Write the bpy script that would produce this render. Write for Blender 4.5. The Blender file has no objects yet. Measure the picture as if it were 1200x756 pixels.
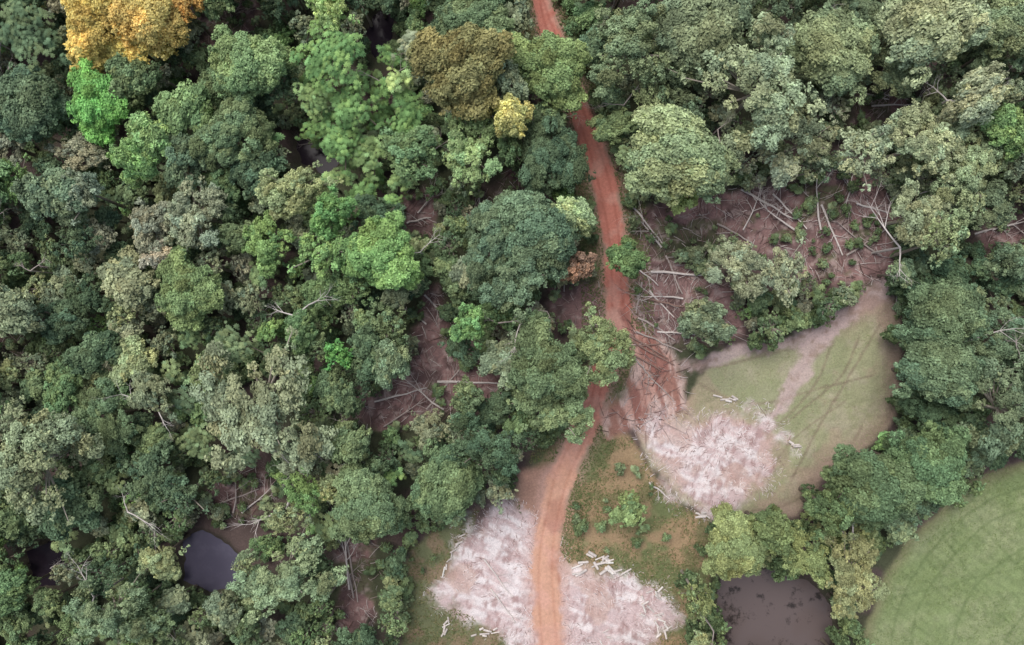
import bpy, math, random
import numpy as np
from mathutils import Vector

SC=8.0; CH=130.0
rs=np.random.RandomState(7); random.seed(7)
def W(p): return ((p[0]-600)/SC,(378-p[1])/SC)
def lin(c,g=1.0):
    o=[]
    for v in c[:3]:
        v=v/255.0
        v=v/12.92 if v<=0.04045 else ((v+0.055)/1.055)**2.4
        o.append(min(v*g,0.9))
    return np.array(o)

# ---------------------------------------------------------------- noise
LAT=np.random.RandomState(3).rand(8,256,256)
def vn(x,y,k=0):
    L=LAT[k%8]
    xi=np.floor(x).astype(int); yi=np.floor(y).astype(int)
    fx=x-xi; fy=y-yi
    fx=fx*fx*(3-2*fx); fy=fy*fy*(3-2*fy)
    a=L[xi&255,yi&255]; b=L[(xi+1)&255,yi&255]; c=L[xi&255,(yi+1)&255]; d=L[(xi+1)&255,(yi+1)&255]
    return (a*(1-fx)+b*fx)*(1-fy)+(c*(1-fx)+d*fx)*fy
def fbm(x,y,s,o=4,k=0):
    t=0;a=0.5;n=0
    for i in range(o):
        t=t+a*vn(x/s+17.3*i+k*5.1,y/s-9.7*i+k*3.3,k+i); n+=a; a*=0.55; s=s/2.03
    return t/n
def ss(a,b,x):
    t=np.clip((x-a)/(b-a),0,1); return t*t*(3-2*t)
def poly_sd(x,y,pts):
    P=[W(p) for p in pts]; d=np.full(x.shape,1e9); ins=np.zeros(x.shape,bool)
    n=len(P)
    for i in range(n):
        ax,ay=P[i]; bx,by=P[(i+1)%n]
        ex,ey=bx-ax,by-ay
        t=np.clip(((x-ax)*ex+(y-ay)*ey)/(ex*ex+ey*ey+1e-9),0,1)
        d=np.minimum(d,(x-ax-t*ex)**2+(y-ay-t*ey)**2)
        c=((ay>y)!=(by>y))
        xx=ax+(y-ay)*ex/(ey if abs(ey)>1e-9 else 1e-9)
        ins^=(c&(x<xx))
    d=np.sqrt(d)
    return np.where(ins,-d,d)
def line_sd(x,y,pts):
    d=np.full(x.shape,1e9)
    for i in range(len(pts)-1):
        ax,ay=W(pts[i]); bx,by=W(pts[i+1]); wa=pts[i][2]/SC/2; wb=pts[i+1][2]/SC/2
        ex,ey=bx-ax,by-ay
        t=np.clip(((x-ax)*ex+(y-ay)*ey)/(ex*ex+ey*ey+1e-9),0,1)
        d=np.minimum(d,np.sqrt((x-ax-t*ex)**2+(y-ay-t*ey)**2)-(wa+(wb-wa)*t))
    return d
def smooth(pts,n=6):
    out=[]
    m=len(pts)
    for i in range(m-1):
        p0=pts[max(i-1,0)];p1=pts[i];p2=pts[i+1];p3=pts[min(i+2,m-1)]
        for k in range(n):
            t=k/n
            out.append(tuple(0.5*((2*p1[j])+(-p0[j]+p2[j])*t+(2*p0[j]-5*p1[j]+4*p2[j]-p3[j])*t*t+(-p0[j]+3*p1[j]-3*p2[j]+p3[j])*t**3) for j in range(len(p1))))
    out.append(pts[-1]); return out

# ---------------------------------------------------------------- layout (px of the plan, 8 px = 1 m)
ROAD=smooth([(600,-160,20),(622,-60,20),(635,0,20),(643,28,22),(657,65,22),(671,105,21),(683,140,24),(698,180,27),(709,220,28),(718,265,27),(721,300,26),(723,340,27),(724,380,29),(716,415,28),(703,445,24),(696,472,24),(680,512,28),(660,555,30),(648,600,28),(640,650,30),(640,700,32),(644,756,32),(650,850,30)],4)
SPUR=[(722,375,30),(745,400,34),(772,425,30),(760,450,26),(745,480,24)]
TRAIL=[(775,430,18),(815,428,14),(870,412,12),(930,400,14),(965,385,22),(1000,358,30),(1035,340,26)]
TRAIL2=[(980,372,20),(955,400,26),(935,440,22),(915,475,16),(895,500,12)]
PA=[(740,500),(775,478),(800,490),(850,478),(890,488),(915,508),(920,545),(898,577),(860,595),(835,605),(800,588),(770,562),(755,525)]
PB=[(592,588),(562,608),(540,640),(520,665),(505,690),(535,712),(580,735),(615,775),(690,780),(765,756),(792,722),(765,692),(730,676),(690,660),(665,662),(652,640),(625,622)]
F1=[(800,480),(815,440),(850,415),(930,400),(985,368),(1035,335),(1050,365),(1058,430),(1052,488),(1010,530),(965,565),(935,606),(860,612),(800,590),(760,545),(740,500)]
F2=[(700,500),(740,505),(765,550),(800,595),(850,612),(835,650),(825,700),(800,780),(650,780),(655,600),(675,540)]
F3=[(1230,535),(1180,548),(1120,572),(1075,622),(1038,670),(1005,756),(995,900),(1500,900),(1500,480)]
F4=[(478,640),(515,620),(560,600),(540,690),(620,780),(470,790)]
BARE=[(603,548),(640,543),(668,545),(645,620),(625,632),(612,600)]
MUD=[(730,380),(790,408),(812,440),(805,480),(770,505),(712,515),(700,480),(735,455),(742,415)]
POND1=[(850,678),(880,668),(912,670),(950,684),(976,712),(972,790),(835,790),(840,718)]
POND2=[(214,634),(235,622),(266,640),(279,660),(270,687),(238,694),(212,682)]
POND3=[(425,35),(445,8),(462,12),(458,50),(440,70)]
POND4=[(340,150),(372,170),(398,188),(385,208),(350,190)]
POND5=[(25,645),(55,635),(76,655),(65,690),(35,688)]
CLR=[[(800,222),(860,228),(940,215),(1000,205),(1045,230),(1050,300),(1035,332),(960,330),(900,300),(830,285),(765,300),(745,250)],
 [(735,300),(800,310),(850,340),(870,385),(800,410),(745,390)],
 [(385,480),(425,455),(480,430),(492,350),(512,335),(528,380),(530,425),(595,440),(590,465),(505,488),(475,515),(405,500)],
 [(545,235),(600,195),(625,205),(580,250)],[(400,615),(440,620),(445,720),(400,745),(388,680)],
 [(245,575),(310,548),(332,590),(275,615)],[(1000,100),(1060,105),(1055,140),(1000,142)],
 [(1135,272),(1200,248),(1235,245),(1225,275),(1150,290)],[(470,225),(510,235),(500,275),(470,270)],[(235,20),(300,5),(290,50),(245,60)],
 [(0,395),(40,390),(30,415),(0,418)],[(650,340),(700,330),(705,380),(670,385)]]
TL=[smooth(p,5) for p in [
 [(760,418,3),(820,418,3),(880,405,3),(940,395,3)],[(765,430,3),(825,432,3),(890,418,3),(945,404,3)],
 [(960,395,3),(935,440,3),(905,490,3)],[(975,400,3),(955,450,3),(920,490,3),(880,520,3)],
 [(1005,395,3),(985,440,3),(940,480,3),(915,500,3)],[(870,600,3),(930,590,3),(985,540,3),(1010,500,3)],
 [(820,450,3),(860,470,3),(900,472,3),(960,455,3),(1020,440,3)],[(930,610,2),(900,575,2),(925,520,2),(990,470,2)],
 [(1030,380,3),(1000,430,3),(960,500,3),(930,560,3)]]]
TL3=[smooth(p,5) for p in [[(1230,560,3),(1150,590,3),(1095,640,3),(1055,710,3),(1040,790,3)],[(1230,585,3),(1160,610,3),(1110,660,3),(1075,720,3),(1065,790,3)],
 [(1230,625,3),(1170,660,3),(1130,710,3),(1110,790,3)],[(1050,700,2),(1100,690,2),(1160,672,2),(1230,660,2)],[(1230,700,3),(1190,730,3),(1160,790,3)],[(1090,610,2),(1120,650,2),(1190,740,2)],[(1130,585,2),(1170,640,2),(1230,700,2)]]]

def ground_z(x,y):
    x=np.asarray(x,float); y=np.asarray(y,float)
    z=(fbm(x,y,22,2,1)-0.5)*1.4
    rd=np.minimum(line_sd(x,y,ROAD),line_sd(x,y,SPUR))
    off=ss(0.2,2.5,rd)
    z=z+off*(fbm(x,y,1.6,3,2)-0.5)*0.45
    far=ss(160,900,np.sqrt(x*x+y*y)); z=z+far*(fbm(x,y,300,3,5)-0.4)*60
    for P in (PA,PB):
        s=poly_sd(x,y,P); z=z+ss(0.5,-3,s)*off*0.22*fbm(x,y,1.1,3,4)
    for P in (POND1,POND2,POND3,POND4,POND5):
        s=poly_sd(x,y,P)+(fbm(x,y,2.5,3,6)-0.5)*1.6
        z=z-ss(1.2,-1.6,s)*2.0 - ss(5,0.5,s)*(z*0.9)
    return z

def mixc(A,B,m): return A*(1-m[:,None])+B*m[:,None]
def ground_col(x,y):
    n1=fbm(x,y,9,4,1); n2=fbm(x,y,2.2,4,2); n3=fbm(x,y,0.7,2,3); n4=fbm(x,y,5,4,5)
    C=mixc(lin((96,82,78))[None],lin((78,82,62))[None],ss(0.4,0.6,n1))
    C=C*(0.7+0.6*n2)[:,None]
    rd=line_sd(x,y,ROAD); rs_=line_sd(x,y,SPUR)
    v=ss(5.5,2.0,rd+(n4-0.5)*5)
    C=mixc(C,mixc(lin((104,112,76))[None],lin((134,120,90))[None],ss(.45,.65,n2)),v*0.8)
    for i,P in enumerate(CLR):
        s=poly_sd(x,y,P)+(n4-0.5)*5
        m=ss(0.8,-1.0,s)
        cc=mixc(lin((150,120,116))[None],lin((112,90,88))[None],ss(.35,.62,n2))
        cc=mixc(cc,lin((100,106,76))[None],ss(.50,.62,n4)*0.75)
        cc=mixc(cc,lin((184,164,158))[None],ss(.58,.76,n3)*0.6)
        C=mixc(C,cc,m)
    px=x*SC+600; py=378-y*SC
    s=poly_sd(x,y,F2)+(n4-.5)*3
    cc=mixc(lin((122,126,88))[None],lin((162,138,108))[None],ss(.47,.6,n4+0.12*ss(740,820,px)*ss(560,660,py)))
    cc=mixc(cc,lin((102,112,74))[None],ss(.50,.68,n2)*0.6)
    C=mixc(C,cc,ss(.6,-.6,s))
    s=poly_sd(x,y,F4)+(n4-.5)*4
    C=mixc(C,mixc(lin((118,122,90))[None],lin((142,126,102))[None],ss(.5,.65,n2)),ss(.6,-.6,s))
    s=poly_sd(x,y,F1)+(n4-.5)*1.8
    edge=ss(-4.5,-0.3,s)*ss(900,980,px+0.4*(py-450))
    cc=mixc(lin((162,162,128))[None],lin((172,166,140))[None],ss(.4,.62,n2))
    cc=mixc(cc,lin((146,152,114))[None],ss(.45,.65,n1)*0.6)
    cc=mixc(cc,lin((162,136,124))[None],np.clip(edge*(0.45+0.6*n4),0,1))
    cc=mixc(cc,lin((174,152,134))[None],ss(.60,.72,n4)*0.5)
    cc=mixc(cc,lin((182,150,136))[None],ss(4,.5,poly_sd(x,y,MUD)+(n4-.5)*8)*0.7)
    for L in TL:
        d=line_sd(x,y,L)+(n3-.5)*0.25
        cc=mixc(cc,lin((134,120,102))[None],ss(.12,-.12,d)*0.55)
    C=mixc(C,cc,ss(.5,-.5,s))
    s=poly_sd(x,y,F3)+(n4-.5)*1.8
    cc=mixc(lin((130,144,98))[None],lin((144,152,112))[None],ss(.35,.65,n2*0.5+n1*0.5))
    cc=cc*(0.84+0.32*n3)[:,None]
    q=(x*.62+y*.78)+2.2*fbm(x,y,25,2,3)
    row=ss(.25,.95,np.sin(q*2*math.pi/1.25))*ss(.42,.6,fbm(x,y,.6,2,4))
    cc=mixc(cc,lin((100,116,76))[None],row*0.4)
    for L in TL3:
        d=line_sd(x,y,L)+(n3-.5)*0.25
        cc=mixc(cc,lin((102,118,76))[None],ss(.15,-.15,d)*0.5)
    cc=mixc(cc,lin((134,130,98))[None],ss(-2.2,0,s)*0.8)
    C=mixc(C,cc,ss(.5,-.5,s))
    for T in (TRAIL,TRAIL2):
        d=line_sd(x,y,T)+(n2-.5)*2.2+(n3-.5)*0.8
        C=mixc(C,mixc(lin((196,174,170))[None],lin((166,142,134))[None],ss(.4,.65,n4*0.5+n3*0.5)),ss(.5,-.6,d)*0.85)
    s=poly_sd(x,y,BARE)+(n4-.5)*3
    C=mixc(C,mixc(lin((184,146,128))[None],lin((162,128,112))[None],n2),ss(.8,-.8,s))
    s=poly_sd(x,y,MUD)+(n4-.5)*4
    ang=fbm(x*1.2+y*0.25,y*0.25,1.0,3,6)
    C=mixc(C,mixc(lin((210,182,172))[None],lin((162,118,106))[None],ss(.35,.6,ang)),ss(.8,-.8,s)*0.9)
    for P,c0 in ((PA,(842,525)),(PB,(645,690))):
        s=poly_sd(x,y,P)+(n4-.5)*6+(n2-.5)*2.5+(n3-.5)*1.2
        cx,cy=W(c0); a=np.arctan2(y-cy,x-cx); r=np.hypot(x-cx,y-cy)
        st=fbm(a*7,r*0.3,1.0,3,7)
        st2=fbm(x*0.6+y*1.4,(x-y)*0.3,1.0,3,5)
        st3=fbm(x*1.5-y*.5,(x+y)*.6,.8,2,3)
        cc=mixc(lin((230,220,218))[None],lin((204,182,180))[None],ss(.38,.62,st*.4+st2*.6))
        cc=mixc(cc,lin((172,142,138))[None],ss(.50,.66,n2*.5+st3*.5)*0.8)
        cc=mixc(cc,lin((194,164,152))[None],ss(.54,.64,n4)*0.65)
        C=mixc(C,cc,ss(1.4,-1.2,s))
    d=rd+(n2-.5)*1.5+(n3-.5)*0.7
    t=ss(420,600,py)
    rc=mixc(lin((194,126,110))[None],lin((208,162,138))[None],t)
    rut=ss(.34,.0,np.abs(np.abs(rd+1.7)-0.75))
    rc=mixc(rc,mixc(lin((164,98,84))[None],lin((186,136,112))[None],t),np.clip(rut*0.7*(0.4+n2),0,1))
    rc=mixc(rc,lin((214,166,150))[None],ss(.45,.7,n2)*0.5)
    rc=mixc(rc,lin((156,102,88))[None],ss(.52,.68,n4)*0.45)
    C=mixc(C,lin((200,162,150))[None],ss(1.9,.2,d)*0.5)
    C=mixc(C,rc,ss(.45,-.45,d))
    d=rs_+(n2-.5)*1.6
    C=mixc(C,mixc(lin((196,152,138))[None],lin((154,108,98))[None],ss(.4,.6,ang)),ss(.5,-.5,d)*0.85)
    for P in (POND1,POND2,POND3,POND4,POND5):
        s=poly_sd(x,y,P)+(n2-.5)*1.2
        C=mixc(C,lin((84,78,68))[None],ss(1.4,-.2,s)*0.85)
    return C

# ---------------------------------------------------------------- materials
def nt(m):
    m.use_nodes=True; n=m.node_tree; n.nodes.clear(); return n
def foliage_mat():
    m=bpy.data.materials.new("foliage"); t=nt(m); N=t.nodes; L=t.links
    out=N.new('ShaderNodeOutputMaterial'); oi=N.new('ShaderNodeObjectInfo'); at=N.new('ShaderNodeAttribute'); at.attribute_name="Col"
    mu=N.new('ShaderNodeMix'); mu.data_type='RGBA'; mu.blend_type='MULTIPLY'; mu.inputs[0].default_value=1
    L.new(oi.outputs['Color'],mu.inputs[6]); L.new(at.outputs['Color'],mu.inputs[7])
    p=N.new('ShaderNodeBsdfDiffuse')
    L.new(mu.outputs[2],p.inputs['Color']); L.new(p.outputs[0],out.inputs[0])
    return m
def attr_mat(name,scale,amt,rough=.9,bump=.3,scale2=None):
    m=bpy.data.materials.new(name); t=nt(m); N=t.nodes; L=t.links
    out=N.new('ShaderNodeOutputMaterial'); at=N.new('ShaderNodeAttribute'); at.attribute_name="Col"
    tc=N.new('ShaderNodeTexCoord'); no=N.new('ShaderNodeTexNoise'); no.inputs['Scale'].default_value=scale; no.inputs['Detail'].default_value=6; no.inputs['Roughness'].default_value=.75
    L.new(tc.outputs['Object'],no.inputs['Vector'])
    mr=N.new('ShaderNodeMapRange'); mr.inputs[1].default_value=.3; mr.inputs[2].default_value=.7; mr.inputs[3].default_value=1-amt; mr.inputs[4].default_value=1+amt
    L.new(no.outputs['Fac'],mr.inputs[0])
    hs=N.new('ShaderNodeHueSaturation'); L.new(mr.outputs[0],hs.inputs['Value']); L.new(at.outputs['Color'],hs.inputs['Color'])
    p=N.new('ShaderNodeBsdfPrincipled'); p.inputs['Roughness'].default_value=rough; p.inputs['Specular IOR Level'].default_value=.2
    b=N.new('ShaderNodeBump'); b.inputs['Strength'].default_value=bump; b.inputs['Distance'].default_value=.15
    L.new(no.outputs['Fac'],b.inputs['Height']); L.new(b.outputs[0],p.inputs['Normal'])
    L.new(hs.outputs[0],p.inputs['Base Color']); L.new(p.outputs[0],out.inputs[0])
    return m
def water_mat(name,c,c2,spec=.5,p1=.5,p2=.62):
    m=bpy.data.materials.new(name); t=nt(m); N=t.nodes; L=t.links
    out=N.new('ShaderNodeOutputMaterial'); p=N.new('ShaderNodeBsdfPrincipled')
    tc=N.new('ShaderNodeTexCoord'); no=N.new('ShaderNodeTexNoise'); no.inputs['Scale'].default_value=.45; no.inputs['Detail'].default_value=8; no.inputs['Roughness'].default_value=.7
    L.new(tc.outputs['Object'],no.inputs['Vector'])
    cr=N.new('ShaderNodeValToRGB'); cr.color_ramp.elements[0].position=p1; cr.color_ramp.elements[1].position=p2
    cr.color_ramp.elements[0].color=(*c,1); cr.color_ramp.elements[1].color=(*c2,1)
    L.new(no.outputs['Fac'],cr.inputs[0]); L.new(cr.outputs[0],p.inputs['Base Color'])
    p.inputs['Roughness'].default_value=.12; p.inputs['IOR'].default_value=1.33; p.inputs['Specular IOR Level'].default_value=spec
    n2=N.new('ShaderNodeTexNoise'); n2.inputs['Scale'].default_value=3; b=N.new('ShaderNodeBump'); b.inputs['Strength'].default_value=.08
    L.new(tc.outputs['Object'],n2.inputs['Vector']); L.new(n2.outputs['Fac'],b.inputs['Height']); L.new(b.outputs[0],p.inputs['Normal'])
    L.new(p.outputs[0],out.inputs[0]); return m
M_FOL=foliage_mat(); M_GND=attr_mat("ground_soil_and_grass",4.0,.26,.95,.5); M_ROAD=attr_mat("red_dirt",2.6,.18,.9,.3); M_BARK=attr_mat("bark",4,.2,.85,.2)

# ---------------------------------------------------------------- mesh helpers
def mk(name,verts,faces,cols,mats,mi=None,link=True,smoothf=None):
    me=bpy.data.meshes.new(name); me.from_pydata(verts,[],faces)
    ca=me.color_attributes.new("Col",'FLOAT_COLOR','POINT')
    c=np.ones((len(verts),4),np.float32); c[:,:3]=np.asarray(cols,np.float32)
    ca.data.foreach_set('color',c.ravel())
    for m in mats: me.materials.append(m)
    if mi is not None: me.polygons.foreach_set('material_index',np.asarray(mi,np.int32))
    if smoothf: me.polygons.foreach_set('use_smooth',np.ones(len(faces),bool))
    me.update()
    if not link: return me
    o=bpy.data.objects.new(name,me); bpy.context.scene.collection.objects.link(o); return o
class TB:
    def __init__(s): s.v=[];s.f=[];s.c=[]
    def tube(s,pts,rad,col,n=6,cap=None):
        base=len(s.v); k=len(pts)
        for i,p in enumerate(pts):
            a=Vector(pts[max(i-1,0)]); b=Vector(pts[min(i+1,k-1)]); d=(b-a)
            if d.length<1e-6: d=Vector((0,0,1))
            d.normalize(); u=d.cross(Vector((0,0,1)) if abs(d.z)<.9 else Vector((1,0,0))).normalized(); w=d.cross(u)
            for j in range(n):
                t=2*math.pi*j/n; q=Vector(p)+(u*math.cos(t)+w*math.sin(t))*rad[i]*(1+random.uniform(-.1,.1))
                s.v.append(tuple(q)); s.c.append(tuple(np.array(col)*random.uniform(.85,1.15)))
        for i in range(k-1):
            for j in range(n):
                s.f.append((base+i*n+j,base+i*n+(j+1)%n,base+(i+1)*n+(j+1)%n,base+(i+1)*n+j))
        if cap is not None:
            for i,rev in ((0,True),(k-1,False)):
                b2=len(s.v)
                for j in range(n): s.v.append(s.v[base+i*n+j]); s.c.append(tuple(cap))
                f=[b2+j for j in range(n)]
                s.f.append(tuple(f[::-1] if rev else f))
    def skel(s,p,d,L,r,col,depth,up=0.0,minz=None):
        p=Vector(p); d=Vector(d).normalized(); n=4; pts=[tuple(p)]; rad=[r]
        for i in range(n):
            d=(d+Vector((random.uniform(-.18,.18),random.uniform(-.18,.18),random.uniform(-.1,.12)+up))).normalized()
            p=p+d*L/n
            if minz is not None and p.z<minz: p.z=minz
            pts.append(tuple(p)); rad.append(r*(1-.7*(i+1)/n))
            if depth>0 and i>=1:
                for q in range(random.choice((1,2,2))):
                    ax=Vector((random.uniform(-1,1),random.uniform(-1,1),random.uniform(-.5,.7))).normalized()
                    nd=(d+ax*.85).normalized()
                    s.skel(p,nd,L*random.uniform(.35,.6),rad[-1]*.7,col,depth-1,up,minz)
        s.tube(pts,rad,col,5)

def leafquads(c,n,size,asp,rng):
    N=len(c); r=rng.normal(size=(N,3)); t=np.cross(n,r); t/=np.linalg.norm(t,axis=1)[:,None]+1e-9
    b=np.cross(n,t); s=size[:,None]
    v=np.stack([c-t*s*.5,c+b*s*.5*asp+n*s*.08,c+t*s*.5,c-b*s*.5*asp+n*s*.08],1).reshape(-1,3)
    return v
def norm(a): return a/(np.linalg.norm(a,axis=-1)[...,None]+1e-9)

def make_tree(name,R,H,kind,seed):
    rng=np.random.RandomState(seed); random.seed(seed)
    zc=H-R*.6; C=[];CR=[]
    nl=rng.randint(2,5); ph=rng.rand(4)*6.28
    nclump=int({0:30,1:36,2:26,3:40}[kind]*(R/4.0)**1.3)+3
    fr={0:.25,1:.19,2:.23,3:.195}[kind]*(4.0/R)**.45
    skip={0:.08,1:.2,2:.08,3:.05}[kind]
    lx,ly=rng.uniform(-.2,.2,2)
    for i in range(nclump):
        if rng.rand()<skip: continue
        u=math.sqrt((i+.5)/nclump); a=i*2.39996+rng.uniform(-.7,.7)
        out=1+.24*math.sin(nl*a+ph[0])+.15*math.sin((nl+3)*a+ph[1])
        u*=rng.uniform(.8,1.1)
        z=math.sqrt(max(0,1-min(u,1)**2))
        rr=R*fr*rng.uniform(.5,1.45)
        C.append(((R-rr)*(u*out*math.cos(a)+lx*(1-u)),(R-rr)*(u*out*math.sin(a)+ly*(1-u)),zc+z*R*.48+rng.uniform(-.2,.14)*R)); CR.append(rr)
    C=np.array(C);CR=np.array(CR)
    V=[];K=[]
    for c,r in zip(C,CR):
        ck=rng.uniform(.7,1.3); hue=rng.uniform(-.1,.1)
        colc=np.array([ck*(1+hue),ck,ck*(1-hue*.8)])
        if kind==2:
            nr=max(4,int(10*(r/1.0)**2))
            d=norm(rng.normal(size=(nr,3))*[1,1,.5]+[0,0,.7]); cc=c+d*r*rng.uniform(.75,1.15,(nr,1))
            for q in range(nr):
                m=7; an=np.arange(m)*2*math.pi/m+rng.rand()*6; n0=norm(d[q]*.5+np.array([0,0,1])+rng.normal(size=3)*.15)
                e1=norm(np.cross(n0,[1,.1,0])); e2=np.cross(n0,e1)
                t=e1*np.cos(an)[:,None]+e2*np.sin(an)[:,None]-n0*.25; bb=np.cross(n0,t)
                L=rng.uniform(.3,.58); o=cc[q]
                v=np.stack([np.tile(o,(m,1)),o+t*L*.6+bb*L*.2,o+t*L,o+t*L*.6-bb*L*.2],1).reshape(-1,3)
                V.append(v); kk=colc*rng.uniform(.7,1.25)
                cv=np.tile(kk,(m*4,1)); cv[0::4]*=1.25; K.append(cv)
            continue
        ns=max(5,int((14 if kind!=1 else 11)*(r/1.0)**1.6))
        d=norm(rng.normal(size=(ns,3))+[0,0,.55]); sc=c+d*r*rng.uniform(.65,1.1,(ns,1))
        sr=r*rng.uniform(.26,.5,ns)
        ls={0:.42,1:.35,3:.31}[kind]; dens={0:1.2,1:.8,3:1.05}[kind]
        for q in range(ns):
            nlv=int(dens*2.2*math.pi*sr[q]**2/(ls*ls*.27))+3
            dd=norm(rng.normal(size=(nlv,3))+d[q]*.6+[0,0,.35])
            p=sc[q]+dd*sr[q]*rng.uniform(.5,1.3,(nlv,1))
            n=norm(dd*.8+d[q]*.3+[0,0,.4]+rng.normal(size=(nlv,3))*.5)
            sz=ls*rng.uniform(.6,1.35,nlv)
            V.append(leafquads(p,n,sz,.55,rng))
            sk=rng.uniform(.78,1.22)
            kc=colc*sk*rng.uniform(.68,1.36,(nlv,1)); K.append(np.repeat(kc,4,0))
    V=np.concatenate(V);K=np.concatenate(K); nq=len(V)//4
    F=np.arange(nq*4).reshape(-1,4).tolist()
    tb=TB(); bark=lin((172,162,148)) if kind==1 else lin((120,110,98))
    tr=(.045*H**.9*.6+.08)*.75
    top=(rng.uniform(-.3,.3),rng.uniform(-.3,.3),zc-.1*R)
    tb.tube([(0,0,-.6),(0,0,.4),(top[0]*.4,top[1]*.4,zc*.5),top],[tr*1.7,tr*1.1,tr*.85,tr*.6],bark,8)
    idx=rng.permutation(len(C))[:12 if kind!=1 else 24]
    for i in idx:
        e=C[i]; mid=(top[0]*.5+e[0]*.5,top[1]*.5+e[1]*.5,top[2]*.55+e[2]*.45-.1)
        ex=e+np.array([0,0,CR[i]*(.9 if kind==1 else .3)])
        tb.tube([top,mid,tuple(ex)],[tr*.6,tr*.4,.05],bark,5)
    b0=len(V); Vl=V.tolist()+[list(v) for v in tb.v]; F+= [tuple(i+b0 for i in f) for f in tb.f]
    K=np.concatenate([K,np.array(tb.c)]); mi=[0]*nq+[1]*len(tb.f)
    return mk(name,Vl,F,K,[M_FOL,M_BARK],mi,link=False),nq
PROTO={}; tot=0
spec=[('L',6.3,17),('M',4.0,13),('S',2.4,9)]
sd=300
for tag,R,H in spec:
    for kind in (0,1,2,3):
        for v in range(3 if kind in(0,1) else 2):
            if kind==2 and tag=='L' and v: continue
            me,n=make_tree("tree_%s_%d_%d"%(tag,kind,v),R,H,kind,sd); sd+=1; tot+=n
            PROTO.setdefault((tag,kind),[]).append((me,R,H))
for kind in (0,3,2):
    for v in range(2):
        me,n=make_tree("shrub_%d_%d"%(kind,v),1.4,2.6,kind,sd); sd+=1; tot+=n
        PROTO.setdefault(('U',kind),[]).append((me,1.4,2.6))

# ---------------------------------------------------------------- ground sheet
def axis(a,b,st):
    core=list(np.arange(a,b+1e-6,st)); o=[];s=st*1.6;x=b
    while x<3000: x+=s;s*=1.28;o.append(x)
    o2=[];s=st*1.6;x=a
    while x>-3000: x-=s;s*=1.28;o2.append(x)
    return np.array(o2[::-1]+core+o)
ax_=axis(-79,79,.22); ay_=axis(-51,51,.22)
X,Y=np.meshgrid(ax_,ay_); x=X.ravel();y=Y.ravel()
z=ground_z(x,y); col=ground_col(x,y)
nx,ny=len(ax_),len(ay_)
i=np.arange(nx*ny).reshape(ny,nx)
Q=np.stack([i[:-1,:-1],i[:-1,1:],i[1:,1:],i[1:,:-1]],-1).reshape(-1,4)
me=bpy.data.meshes.new("ground")
me.vertices.add(nx*ny); me.vertices.foreach_set('co',np.stack([x,y,z],1).astype(np.float32).ravel())
me.loops.add(Q.size); me.loops.foreach_set('vertex_index',Q.ravel().astype(np.int32))
me.polygons.add(len(Q)); me.polygons.foreach_set('loop_start',(np.arange(len(Q))*4).astype(np.int32))
me.polygons.foreach_set('use_smooth',np.ones(len(Q),bool))
ca=me.color_attributes.new("Col",'FLOAT_COLOR','POINT'); cc=np.ones((nx*ny,4),np.float32); cc[:,:3]=col; ca.data.foreach_set('color',cc.ravel())
me.materials.append(M_GND); me.update(calc_edges=True); me.validate()
go=bpy.data.objects.new("ground",me); bpy.context.scene.collection.objects.link(go)

def ribbon(name,pts,mat,nw=21,ex=0.9):
    P=smooth(pts,4); V=[];F=[]
    for i,p in enumerate(P):
        a=W(P[max(i-1,0)]);b=W(P[min(i+1,len(P)-1)]); d=np.array([b[0]-a[0],b[1]-a[1]]); d/=np.linalg.norm(d)+1e-9
        nrm=np.array([-d[1],d[0]]); c=np.array(W(p)); w=p[2]/SC/2
        for j in range(nw):
            t=-1+2*j/(nw-1); off=t*(w+ex*(fbm(c[0:1]+(7 if j>nw/2 else 0),c[1:2],1.3,3,2)[0]-.55))
            q=c+nrm*off; V.append((q[0],q[1]))
    V=np.array(V); zz=ground_z(V[:,0],V[:,1])
    tt=np.tile(np.linspace(-1,1,nw),len(P))
    rut=-.05*np.exp(-((np.abs(tt)-.45)/.14)**2)
    zz=zz+.07+rut*.9-.03*(np.abs(tt)>.95)
    for i in range(len(P)-1):
        for j in range(nw-1): F.append((i*nw+j,(i+1)*nw+j,(i+1)*nw+j+1,i*nw+j+1))
    return mk(name,np.column_stack([V,zz]).tolist(),F,ground_col(V[:,0],V[:,1]),[mat],smoothf=True)
ribbon("dirt_road",ROAD,M_ROAD)

def water(name,P,z,c,c2,grow=1.25,*a_):
    w=[W(p) for p in P]; cx=sum(a for a,b in w)/len(w); cy=sum(b for a,b in w)/len(w)
    V=[(cx,cy,z)]+[(cx+(a-cx)*grow,cy+(b-cy)*grow,z) for a,b in w]
    n=len(w); F=[(0,1+i,1+(i+1)%n) for i in range(n)]
    o=mk(name,V,F,np.ones((n+1,3)),[water_mat(name+"_water",c,c2,*a_)]); return o
water("pond",POND1,-.75,lin((108,96,94)),lin((62,56,54)),1.25,.5,.55,.64)
water("pond",POND2,-.75,lin((92,88,104)),lin((98,94,110)))
for P in (POND3,POND4,POND5): water("forest_pool",P,-.85,lin((50,42,50)),lin((58,50,56)),1.15,.15)

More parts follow.
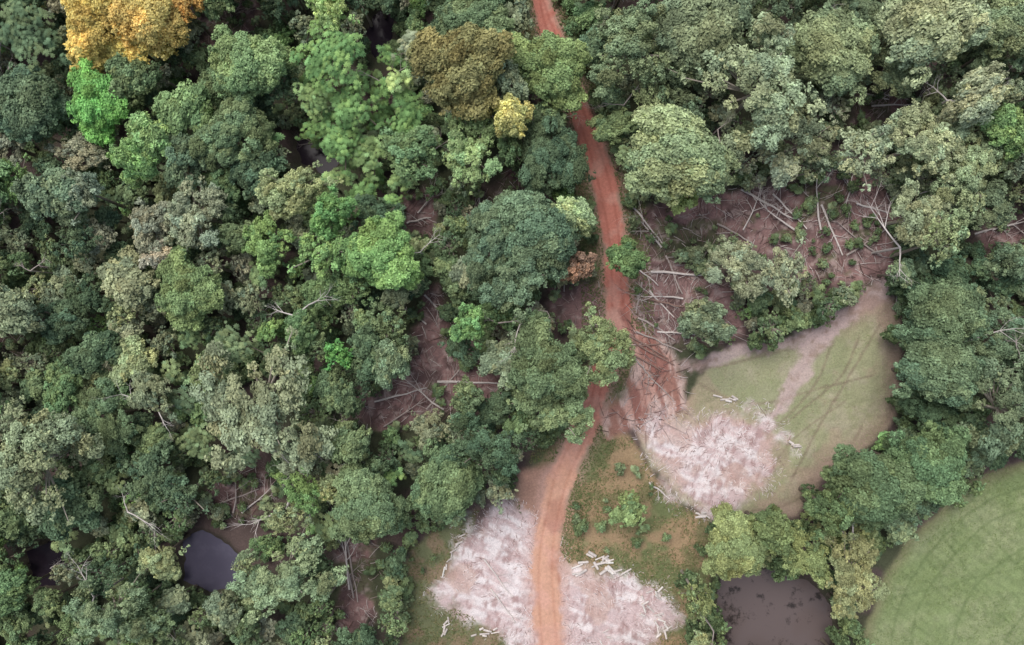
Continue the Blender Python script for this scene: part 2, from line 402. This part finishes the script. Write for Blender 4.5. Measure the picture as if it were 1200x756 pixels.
# ---------------------------------------------------------------- trees
FG=1.95
def fol(col,g):
    c=lin(col,g); l=c.mean(); mx=(col[1]>col[0]-4)
    f=.26 if mx else .07
    c=c*(1-f)+l*f
    return c*np.array([1.03,1.0,.96]) if mx else c*.92
def zone(px,py,rng):
    r=rng.rand()
    if 355<px<485 and 55<py<240: pal=[(92,130,66),(84,120,62),(98,126,70)]; kind=2
    elif px>1045 and py>285: pal=[(76,98,68),(84,106,76),(66,90,62),(96,116,82)]; kind=rng.choice([0,3,0])
    elif px>735 and py<340: pal=[(114,126,92),(104,118,84),(122,132,102),(98,112,76),(88,106,76)]; kind=rng.choice([1,1,0,3])
    elif px>800 and py>570: pal=[(110,122,74),(96,114,66),(118,128,82)]; kind=rng.choice([0,3])
    else:
        pal=[(88,108,70),(76,98,66),(96,116,72),(108,122,90),(68,90,62),(116,126,94),(84,108,66),(72,94,66),(120,124,98),(92,120,72)]; kind=rng.choice([0,0,1,3,3,2],p=[.2,.15,.25,.16,.14,.1])
        if r<.07: return (106,140,74),kind
        if r<.11: return (128,140,90),kind
    c=pal[rng.randint(len(pal))]
    return c,kind
forest=bpy.data.objects.new("forest",None); bpy.context.scene.collection.objects.link(forest)
under=bpy.data.objects.new("undergrowth",None); bpy.context.scene.collection.objects.link(under)
trng=np.random.RandomState(21)
def place(px,py,r_m,col,kind,name,parent=None,hs=1.0,g=None):
    tag='L' if r_m>4.9 else ('M' if r_m>2.9 else ('S' if r_m>1.8 else 'U'))
    if tag=='U' and kind==1: kind=0
    if (tag,kind) not in PROTO: kind=0
    L=PROTO[(tag,kind)]; me,R,H=L[trng.randint(len(L))]
    s=r_m/R*.93; h=H*(.5+.5*s)*hs*trng.uniform(.85,1.15); zs=h/H
    k=(CH-h*.86)/CH; ax,ay=W((px,py)); bx,by=ax*k,ay*k
    o=bpy.data.objects.new(name,me); bpy.context.scene.collection.objects.link(o)
    o.location=(bx,by,0); e=trng.uniform(.86,1.16); o.scale=(s*e,s/e,zs)
    o.rotation_euler=(trng.uniform(-.05,.05),trng.uniform(-.05,.05),trng.uniform(0,6.28))
    j=trng.uniform(.84,1.16); c=fol(col,(g or FG)*j); o.color=(*[float(v) for v in c],1)
    if parent: o.parent=parent
    return o
OR='orange_flowering_tree'; B='broadleaf_tree'
NOT=[
(110,12,38,(222,170,94),0,OR),(178,14,44,(220,168,96),0,OR),(110,62,34,(214,162,90),0,OR),(155,55,32,(212,158,86),0,OR),(212,8,26,(208,156,88),0,OR),
(112,122,40,(98,154,68),0,'bright_green_tree'),(178,163,30,(118,150,84),0,B),(150,182,24,(106,142,78),0,B),
(382,10,26,(140,162,90),3,B),(290,70,42,(104,128,76),0,B),(463,96,17,(140,168,92),2,'umbrella_tree'),
(540,85,54,(128,124,80),0,B),(645,76,46,(104,126,70),0,B),(600,142,24,(172,172,94),0,'yellow_green_tree'),(555,180,40,(130,158,98),1,B),
(445,303,42,(116,154,78),0,'bright_green_tree'),(575,285,42,(78,98,70),3,B),(620,268,48,(82,104,74),0,B),(608,325,46,(90,110,78),1,B),(665,252,26,(130,148,98),0,B),(684,305,20,(136,110,90),3,B),
(738,303,23,(90,120,70),0,B),(708,408,42,(110,128,80),1,B),(640,430,48,(92,112,72),0,B),(650,480,42,(98,116,74),1,B),(595,420,32,(112,126,92),0,B),
(735,58,48,(104,120,80),1,B),(798,180,55,(114,128,84),0,B),(760,120,34,(100,118,78),1,B),(830,22,58,(108,124,88),0,B),(890,105,64,(122,136,98),1,B),(975,58,52,(112,128,86),0,B),(1090,38,58,(128,140,100),0,B),
(873,312,38,(118,128,96),1,B),(915,318,34,(122,132,98),1,B),(1010,180,36,(118,130,96),1,B),(1082,165,46,(122,134,96),1,B),(1135,200,40,(116,130,88),1,B),(1075,252,38,(122,132,94),1,B),(1105,290,30,(106,124,84),1,B),
(1148,118,30,(134,142,106),0,B),(1182,150,26,(108,138,76),0,B),(1185,30,40,(108,124,84),0,B),(797,236,22,(152,168,86),3,'yellow_green_tree'),
(305,482,70,(118,128,92),1,B),(232,250,40,(122,134,104),1,B),(152,330,34,(124,134,96),0,B),(218,345,42,(110,134,78),0,B),(188,302,20,(142,138,118),0,B),
(400,410,22,(88,146,68),3,'bright_green_tree'),(548,380,24,(98,136,74),3,B),(28,545,60,(116,128,90),1,B),(20,368,36,(114,130,96),0,B),(335,675,50,(108,126,86),1,B),(340,610,26,(118,132,88),1,B),
(737,599,22,(100,122,70),0,'young_tree'),(858,640,38,(114,126,72),0,B),(905,625,28,(96,114,66),0,B),(945,650,34,(106,122,70),3,B),(1003,672,42,(126,132,84),1,B),(1020,572,48,(78,98,62),0,B),(985,600,30,(86,106,62),3,B),(820,700,24,(98,112,66),1,B),
(820,378,28,(98,112,80),0,B),(1100,440,46,(84,106,74),0,B),(1110,370,44,(90,112,76),0,B),(1175,480,50,(100,118,84),1,B),(1090,540,42,(86,112,70),0,B),
(30,120,44,(78,100,72),0,B),(60,230,36,(90,110,80),0,B),(100,230,30,(110,124,98),1,B),(430,590,42,(92,112,72),0,B),(520,560,44,(84,106,68),0,B),(130,720,40,(98,116,80),1,B),(90,590,36,(78,100,68),0,B),(210,190,36,(76,96,68),3,B),(480,185,36,(88,114,70),3,B),(385,250,28,(98,140,72),3,B),(560,20,40,(94,114,74),0,B),
(465,425,24,(102,120,84),0,B),(420,520,26,(94,114,74),0,B),(545,470,22,(96,116,76),3,B)]
def skirt(o,dense=2):
    # low bushes hiding the bare foot of a tree standing on the edge of an open field
    for t in range(dense):
        bx_=o.location[0]*(1+.035*t)+trng.uniform(-.5,.5); by_=o.location[1]*(1+.035*t)+trng.uniform(-.5,.5)
        s_=place(600+bx_*SC*1.03,378-by_*SC*1.03,trng.uniform(1.2,1.7),[(84,104,64),(92,112,68)][t%2],[0,3][t%2],"shrub",under,hs=trng.uniform(1.3,1.9))
ap=[];ar=[]
for (px,py,r,c,k,nm) in NOT:
    h=1.0 if r>30 else (1.35 if nm!='young_tree' else .7)
    o=place(px,py,r/SC*1.05,c,k,nm,hs=h); ap.append((px,py)); ar.append(r)
    if px>800 and py>340: skirt(o,3)
NC=34000
cx=trng.uniform(-120,1320,NC); cy=trng.uniform(-110,866,NC)
wx=(cx-600)/SC; wy=(378-cy)/SC
openp=np.full(NC,1e9)
for P in (F1,F2,F3,F4,PA,PB,MUD,BARE,POND1): openp=np.minimum(openp,poly_sd(wx,wy,P))
for P in (POND3,POND4,POND5): openp=np.minimum(openp,poly_sd(wx,wy,P)+.6)
openp=np.minimum(openp,poly_sd(wx,wy,POND2)-1.2)
openp=np.minimum(openp,line_sd(wx,wy,ROAD)-.6)
clr=np.full(NC,1e9)
for P in CLR: clr=np.minimum(clr,poly_sd(wx,wy,P)+(.9 if P is CLR[2] else 0))
gap=fbm(wx,wy,8,2,7)
cr=np.where(trng.rand(NC)<.22,trng.uniform(28,46,NC),trng.uniform(14,30,NC))
cr=np.where(np.arange(NC)>8000,trng.uniform(11,22,NC),cr)
cr=np.where(np.arange(NC)>18000,trng.uniform(8,14,NC),cr)
bx=np.zeros(6000);by=np.zeros(6000);br=np.zeros(6000);n=len(ap); bx[:n]=np.array(ap)[:,0];by[:n]=np.array(ap)[:,1];br[:n]=ar
skelpos=[]
for q in range(NC):
    r=cr[q]
    if openp[q]*SC<r*.72: continue
    if clr[q]*SC<r*.7: continue
    if gap[q]<.27:
        if trng.rand()<.01: skelpos.append((cx[q],cy[q]))
        continue
    d=np.hypot(bx[:n]-cx[q],by[:n]-cy[q])
    if (d<.64*(br[:n]+r)).any(): continue
    if n>=5999: break
    c,k=zone(cx[q],cy[q],trng); o=place(cx[q],cy[q],r/SC*1.1,c,k,"forest_tree",forest,hs=(1.0 if r>17 else trng.uniform(.75,1.3)))
    if cx[q]>800 and cy[q]>330 and openp[q]*SC<r*1.5: skirt(o,2)
    bx[n]=cx[q];by[n]=cy[q];br[n]=r;n+=1
    if trng.rand()<.03 and r<26: skelpos.append((cx[q]+r*.6,cy[q]+r*.4))
NU=8000
cx=trng.uniform(-100,1300,NU); cy=trng.uniform(-100,860,NU); wx=(cx-600)/SC; wy=(378-cy)/SC
op=np.full(NU,1e9)
for P in (F1,F3,PA,PB,MUD,BARE,POND1,POND2,POND3,POND4,POND5): op=np.minimum(op,poly_sd(wx,wy,P))
op=np.minimum(op,line_sd(wx,wy,ROAD)); f2=np.minimum(poly_sd(wx,wy,F2),poly_sd(wx,wy,F4))
clr=np.full(NU,1e9)
for P in CLR: clr=np.minimum(clr,poly_sd(wx,wy,P))
nn=fbm(wx,wy,5,3,5); gp=fbm(wx,wy,8,2,7)
for q in range(NU):
    if op[q]<1.1: continue
    if f2[q]<0 and (nn[q]<.56 or trng.rand()<.55): continue
    if clr[q]<0 and (nn[q]<.46 or trng.rand()<.3): continue
    if trng.rand()<(.3 if gp[q]>.26 else .6): continue
    small=f2[q]<0 or clr[q]<1
    if not small and (np.hypot(bx[:n]-cx[q],by[:n]-cy[q])<br[:n]*.55).any(): continue
    c=[(84,102,62),(96,116,72),(74,92,58),(104,120,80)][trng.randint(4)]
    place(cx[q],cy[q],trng.uniform(.4,1.2) if small else trng.uniform(.8,1.7),c,[0,3,2][trng.randint(3)],"shrub",under,hs=.8)

# ---------------------------------------------------------------- logs, dead wood
PALE=lin((220,210,203)); GREY=lin((180,167,160)); BRN=lin((144,118,108)); CUT=lin((224,200,168))
def gz(px,py):
    a=W((px,py)); return float(ground_z(np.array([a[0]]),np.array([a[1]]))[0])
def log(p,q,r,col,name="fallen_log",z=None):
    tb=TB(); a=W(p);b=W(q); za=gz(*p)+r*.8 if z is None else z; zb=gz(*q)+r*.8 if z is None else z
    pts=[];rad=[]
    for i in range(6):
        t=i/5; pts.append((a[0]+(b[0]-a[0])*t+random.uniform(-.12,.12),a[1]+(b[1]-a[1])*t+random.uniform(-.12,.12),za+(zb-za)*t+.12)); rad.append(r*(1-.45*t))
    tb.tube(pts,rad,col,9,CUT)
    for k in range(random.randint(1,3)):
        i=random.randint(2,4); d=Vector((b[0]-a[0],b[1]-a[1],0)).normalized(); s=random.choice((-1,1))
        tb.skel(pts[i],(d.x-d.y*s,d.y+d.x*s,.25),random.uniform(1,2.2),r*.35,col,1,0,za-.1)
    return mk(name,tb.v,tb.f,tb.c,[M_BARK])
random.seed(5)
for p,q,r,c in [((512,448),(586,449),.2,PALE),((742,243),(778,288),.15,PALE),((762,318),(830,323),.2,PALE),((868,222),(930,258),.18,PALE),((905,228),(945,268),.15,PALE),((1049,322),(1054,368),.24,PALE),
 ((840,262),(880,285),.17,GREY),((960,240),(985,300),.17,PALE),((990,300),(1035,270),.17,GREY),((780,300),(800,345),.15,GREY),((755,350),(800,360),.18,BRN),((760,340),(790,372),.15,PALE),((548,236),(552,275),.16,PALE),((476,262),(505,255),.16,PALE),
 ((1000,240),(1040,250),.15,PALE),((735,392),(783,420),.18,BRN),((740,400),(790,428),.16,BRN),((745,388),(800,412),.14,GREY),((735,412),(775,434),.16,BRN),((440,470),(500,455),.15,PALE),((500,480),(540,430),.14,GREY),
 ((568,655),(600,700),.12,PALE),((575,690),(605,730),.12,PALE),((1000,105),(1040,118),.15,PALE),((1140,275),(1190,262),.15,PALE),((830,290),(812,330),.13,GREY),((690,370),(700,392),.18,PALE),((760,565),(785,585),.15,PALE),((815,600),(832,607),.16,PALE),
 ((498,345),(522,372),.15,PALE),((405,625),(420,705),.16,GREY),((255,590),(305,572),.14,GREY),((748,372),(792,398),.16,GREY),((752,330),(745,368),.15,GREY),((745,420),(765,445),.14,GREY),((770,388),(815,392),.14,PALE),((742,310),(772,334),.13,PALE),((750,405),(782,402),.15,BRN),((760,440),(790,470),.1,GREY)]:
    log(p,q,r,c)
def logpile(items,name="sawn_log_pile"):
    tb=TB()
    for px,py,L,a,r in items:
        x0,y0=W((px,py)); z=gz(px,py)+r+random.uniform(0,.15); dx=math.cos(a)*L/2;dy=math.sin(a)*L/2
        tb.tube([(x0-dx,y0-dy,z),(x0,y0,z+.02),(x0+dx,y0+dy,z)],[r,r*.95,r*.9],np.minimum(PALE*random.uniform(.85,1.2),.8),9,CUT)
    mk(name,tb.v,tb.f,tb.c,[M_BARK])
R_=random.uniform
logpile([(676+R_(0,62),646+R_(0,9)+i*1.2,R_(.8,2.0),R_(-1.1,.7),R_(.11,.24)) for i in range(21)])
logpile([(752+R_(0,26),686+i*3.2+R_(0,5),R_(.6,1.5),R_(-1.3,.8),R_(.1,.18)) for i in range(14)])
logpile([(768+R_(0,20),725+R_(0,20),R_(.6,1.5),R_(-1.5,1.5),R_(.1,.17)) for i in range(7)])
logpile([(522+R_(-4,6),726+i*3.4,R_(.6,1.3),R_(.4,1.9),R_(.1,.17)) for i in range(6)])
logpile([(545+R_(0,40),736+R_(0,9),R_(.6,1.7),R_(-.8,.9),R_(.1,.16)) for i in range(7)])
logpile([(520+i*3,668-i*5.5+R_(-2,2),R_(.7,1.5),R_(.4,1.5),R_(.08,.15)) for i in range(8)])
logpile([(930+R_(-6,6),522+R_(-4,4),R_(.6,1.3),R_(-.8,.2),R_(.13,.2)) for i in range(3)])
logpile([(850+R_(-12,12),467+R_(-4,4),R_(.6,1.5),R_(-.8,.4),R_(.11,.18)) for i in range(6)])
logpile([(824+R_(-6,6),603+R_(-4,4),R_(.6,1.3),R_(-.8,.2),R_(.13,.19)) for i in range(4)])
logpile([(705+R_(-10,10),745+R_(-8,8),R_(.6,1.4),R_(-1.8,1.2),R_(.08,.14)) for i in range(3)])

def scatter_in(P,n,rng,gro=0,wob=3):
    w=np.array([W(p) for p in P]); lo=w.min(0)-gro;hi=w.max(0)+gro; out=[]
    while len(out)<n:
        a=rng.uniform(lo,hi,(n*3,2)); s=poly_sd(a[:,0],a[:,1],P)+(fbm(a[:,0],a[:,1],5,4,5)-.5)*wob
        a=a[(s<gro*rng.rand(len(s)))&(line_sd(a[:,0],a[:,1],ROAD)>.15)]; out+=a.tolist()
    return np.array(out[:n])
rg=np.random.RandomState(9); tb=TB()
for P,c0,n in ((PA,(842,525),2200),(PB,(645,690),2600)):
    pts=scatter_in(P,n,rg,2.5,6); keep=fbm(pts[:,0],pts[:,1],2.5,3,4)+rg.uniform(-.12,.12,n)>.47; pts=pts[keep]
    zz=ground_z(pts[:,0],pts[:,1]); c=W(c0); fl=fbm(pts[:,0],pts[:,1],7,2,6)*9
    for (a,b),zv,f in zip(pts,zz,fl):
        an=f+rg.normal()*.5 if rg.rand()<.7 else math.atan2(b-c[1],a-c[0])+rg.normal()*.4
        L=rg.uniform(.15,.8)*(1 if rg.rand()<.93 else 2.2); w=rg.uniform(.018,.045)
        dx=math.cos(an)*L/2;dy=math.sin(an)*L/2
        k=[(240,232,230),(218,202,198),(182,156,152),(140,114,108)][rg.choice(4,p=[.42,.24,.2,.14])]
        tb.tube([(a-dx,b-dy,zv+.03),(a+dx,b+dy,zv+.03+rg.uniform(0,.08))],[w,w*.7],lin(k),4)
mk("wood_slab_debris",tb.v,tb.f,tb.c,[M_BARK])
tb=TB()
CL2=CLR+[MUD]
for P,n in zip(CL2,(620,380,320,70,120,100,80,60,45,45,25,45,170)):
    pts=scatter_in(P,n,rg,.8); zz=ground_z(pts[:,0],pts[:,1])
    for (a,b),zv in zip(pts,zz):
        an=(0.6*math.sin(a*.12)+.4*math.cos(b*.2))*3+rg.normal()*.8; L=rg.uniform(.5,2.4)*(1 if rg.rand()<.82 else 1.8); w=rg.uniform(.02,.06)
        d=Vector((math.cos(an),math.sin(an),0)); k=[(214,202,196),(180,160,154),(136,108,102),(104,84,78)][rg.choice(4,p=[.27,.3,.24,.19])]
        m=(a+d.x*L*.5+rg.uniform(-.15,.15),b+d.y*L*.5+rg.uniform(-.15,.15),zv+.15+rg.uniform(0,.2))
        tb.tube([(a,b,zv+.05),m,(a+d.x*L,b+d.y*L,zv+.1+rg.uniform(0,.2))],[w,w*.8,w*.4],lin(k),4)
mk("branch_litter",tb.v,tb.f,tb.c,[M_BARK])
def dead(px,py,ang,L,r,col,lift=.12,z0=.3,name="fallen_dead_tree",depth=3):
    tb=TB(); a=W((px,py)); z=gz(px,py)+z0
    tb.skel((a[0],a[1],z),(math.cos(ang),math.sin(ang),lift),L,r,col,depth,0.0,gz(px,py)+.1)
    mk(name,tb.v,tb.f,tb.c,[M_BARK])
random.seed(11)
for a in [(930,270,2.6,7,.18,PALE),(960,270,2.0,8,.18,PALE),(985,250,1.2,7,.15,PALE),(775,290,2.2,6,.15,PALE),(1030,300,2.7,8,.17,GREY),(410,690,1.5,9,.18,PALE),(415,700,1.9,7,.15,GREY),
          (275,600,1.2,7,.15,GREY),(285,600,.7,6,.14,PALE),(500,380,2.4,7,.14,PALE),(520,480,2.8,8,.14,PALE),(450,500,.5,8,.13,GREY),(560,215,-1.5,4,.13,PALE),(800,350,3.0,6,.15,PALE),(40,680,.7,5,.12,PALE),(1020,125,.1,6,.15,PALE),
          (870,270,1.0,6,.13,PALE),(1160,270,.2,6,.14,PALE),(380,180,2.2,5,.12,GREY),(260,35,.8,5,.12,GREY),(490,250,.9,4,.13,PALE)]:
    dead(*a)
lst=[(335,600,1.15,8,.2,PALE,.3,9),(1110,118,.1,6,.15,PALE,.1,11.5),(1000,632,1.9,4,.16,PALE,.3,10),(1130,400,.5,6,.14,PALE,.2,11),(185,480,2.9,5,.13,PALE,.2,11),(370,575,2.5,5,.14,PALE,.3,9),(625,135,0,5,.14,PALE,.2,9),(1055,290,2.2,7,.15,PALE,.2,10),(345,370,.6,5,.12,PALE,.2,11),(110,700,2.0,5,.13,PALE,.2,11)]
for (a,b) in skelpos[:45]: lst.append((a,b,random.uniform(0,6.28),random.uniform(2.5,5),random.uniform(.07,.11),random.choice((PALE,GREY,GREY)),.3,random.uniform(8.5,12)))
for px,py,an,L,r,c,li,zz in lst:
    tb=TB(); k=(CH-zz)/CH; b=W((px,py)); b=(b[0]*k,b[1]*k)
    tb.tube([(b[0],b[1],-.6),(b[0]+.1,b[1],zz*.5),(b[0],b[1],zz)],[r*1.3,r*1.1,r],c,7)
    tb.skel((b[0],b[1],zz),(math.cos(an),math.sin(an),li),L,r,c,2)
    tb.skel((b[0],b[1],zz),(math.cos(an+2.3),math.sin(an+2.3),li),L*.6,r*.8,c,2)
    mk("dead_tree",tb.v,tb.f,tb.c,[M_BARK])

# grass (one mesh)
V=[];K=[]
for P,n,pal,sz in ((F1,14000,[(164,164,130),(144,152,110),(174,164,138)],.16),(F2,15000,[(114,122,80),(136,128,94),(102,114,72),(152,136,108)],.28),(F4,6000,[(110,120,80),(132,126,92)],.28),(F3[:6]+[(995,800),(1260,800),(1260,520)],14000,[(122,140,88),(138,148,104),(110,128,80)],.18)):
    pts=scatter_in(P,n,rg,.3)
    ok=np.ones(len(pts),bool)
    for Q in (PA,PB,MUD,BARE,POND1): ok&=poly_sd(pts[:,0],pts[:,1],Q)>.2
    for Q in (TRAIL,TRAIL2): ok&=line_sd(pts[:,0],pts[:,1],Q)>0
    ok&=rg.rand(len(pts))<ss(.3,.6,fbm(pts[:,0],pts[:,1],3,3,2))
    pts=pts[ok]; m=len(pts); zz=ground_z(pts[:,0],pts[:,1])
    c=np.column_stack([pts,zz+sz*.35]); nn=norm(rg.normal(size=(m,3))*.6+[0,0,.8])
    V.append(leafquads(c,nn,sz*rg.uniform(.6,1.8,m),.35,rg)); pc=np.array([lin(q,1.1) for q in pal])[rg.randint(len(pal),size=m)]*rg.uniform(.8,1.2,(m,1)); K.append(np.repeat(pc,4,0))
a=rg.uniform([-2,-47],[22,48],(60000,2)); s=line_sd(a[:,0],a[:,1],ROAD); a=a[(s>.1)&(s<3.5)&(rg.rand(len(s))<.9)]
for Q in (PA,PB,MUD,BARE): a=a[poly_sd(a[:,0],a[:,1],Q)>.2]
m=len(a); zz=ground_z(a[:,0],a[:,1]); nn=norm(rg.normal(size=(m,3))*.6+[0,0,.8])
V.append(leafquads(np.column_stack([a,zz+.12]),nn,.32*rg.uniform(.6,1.6,m),.4,rg)); pc=np.array([lin(q,1.12) for q in [(98,112,72),(110,120,80),(132,124,92)]])[rg.randint(3,size=m)]; K.append(np.repeat(pc,4,0))
V=np.concatenate(V);K=np.concatenate(K)
gr=mk("grass",V.tolist(),np.arange(len(V)).reshape(-1,4).tolist(),K,[M_FOL]); gr.color=(1,1,1,1)

# ---------------------------------------------------------------- light, sky, camera
EL,AZ=math.radians(66),math.radians(-35)
w=bpy.data.worlds.new("World"); bpy.context.scene.world=w; w.use_nodes=True; t=w.node_tree; N=t.nodes;L=t.links
bg=N.get('Background'); sk=N.new('ShaderNodeTexSky'); sk.sky_type='NISHITA'; sk.sun_disc=False; sk.sun_elevation=EL; sk.sun_rotation=AZ; sk.dust_density=2
hs=N.new('ShaderNodeHueSaturation'); hs.inputs['Saturation'].default_value=.6
L.new(sk.outputs[0],hs.inputs['Color']); L.new(hs.outputs[0],bg.inputs['Color']); bg.inputs['Strength'].default_value=.15
sl=bpy.data.lights.new("sun",'SUN'); sl.energy=2.2; sl.angle=math.radians(35); sl.color=(1,.96,.93)
so=bpy.data.objects.new("sun",sl); bpy.context.scene.collection.objects.link(so)
d=Vector((math.sin(AZ)*math.cos(EL),math.cos(AZ)*math.cos(EL),math.sin(EL))); so.rotation_euler=d.to_track_quat('Z','Y').to_euler()
cam=bpy.data.cameras.new("camera"); cam.sensor_width=36; cam.lens=36*CH/150.0; cam.clip_end=8000
co=bpy.data.objects.new("camera",cam); co.location=(0,0,CH); bpy.context.scene.collection.objects.link(co); bpy.context.scene.camera=co
vs=bpy.context.scene.view_settings; vs.view_transform='Standard'; vs.look='None'; vs.exposure=0; vs.gamma=1
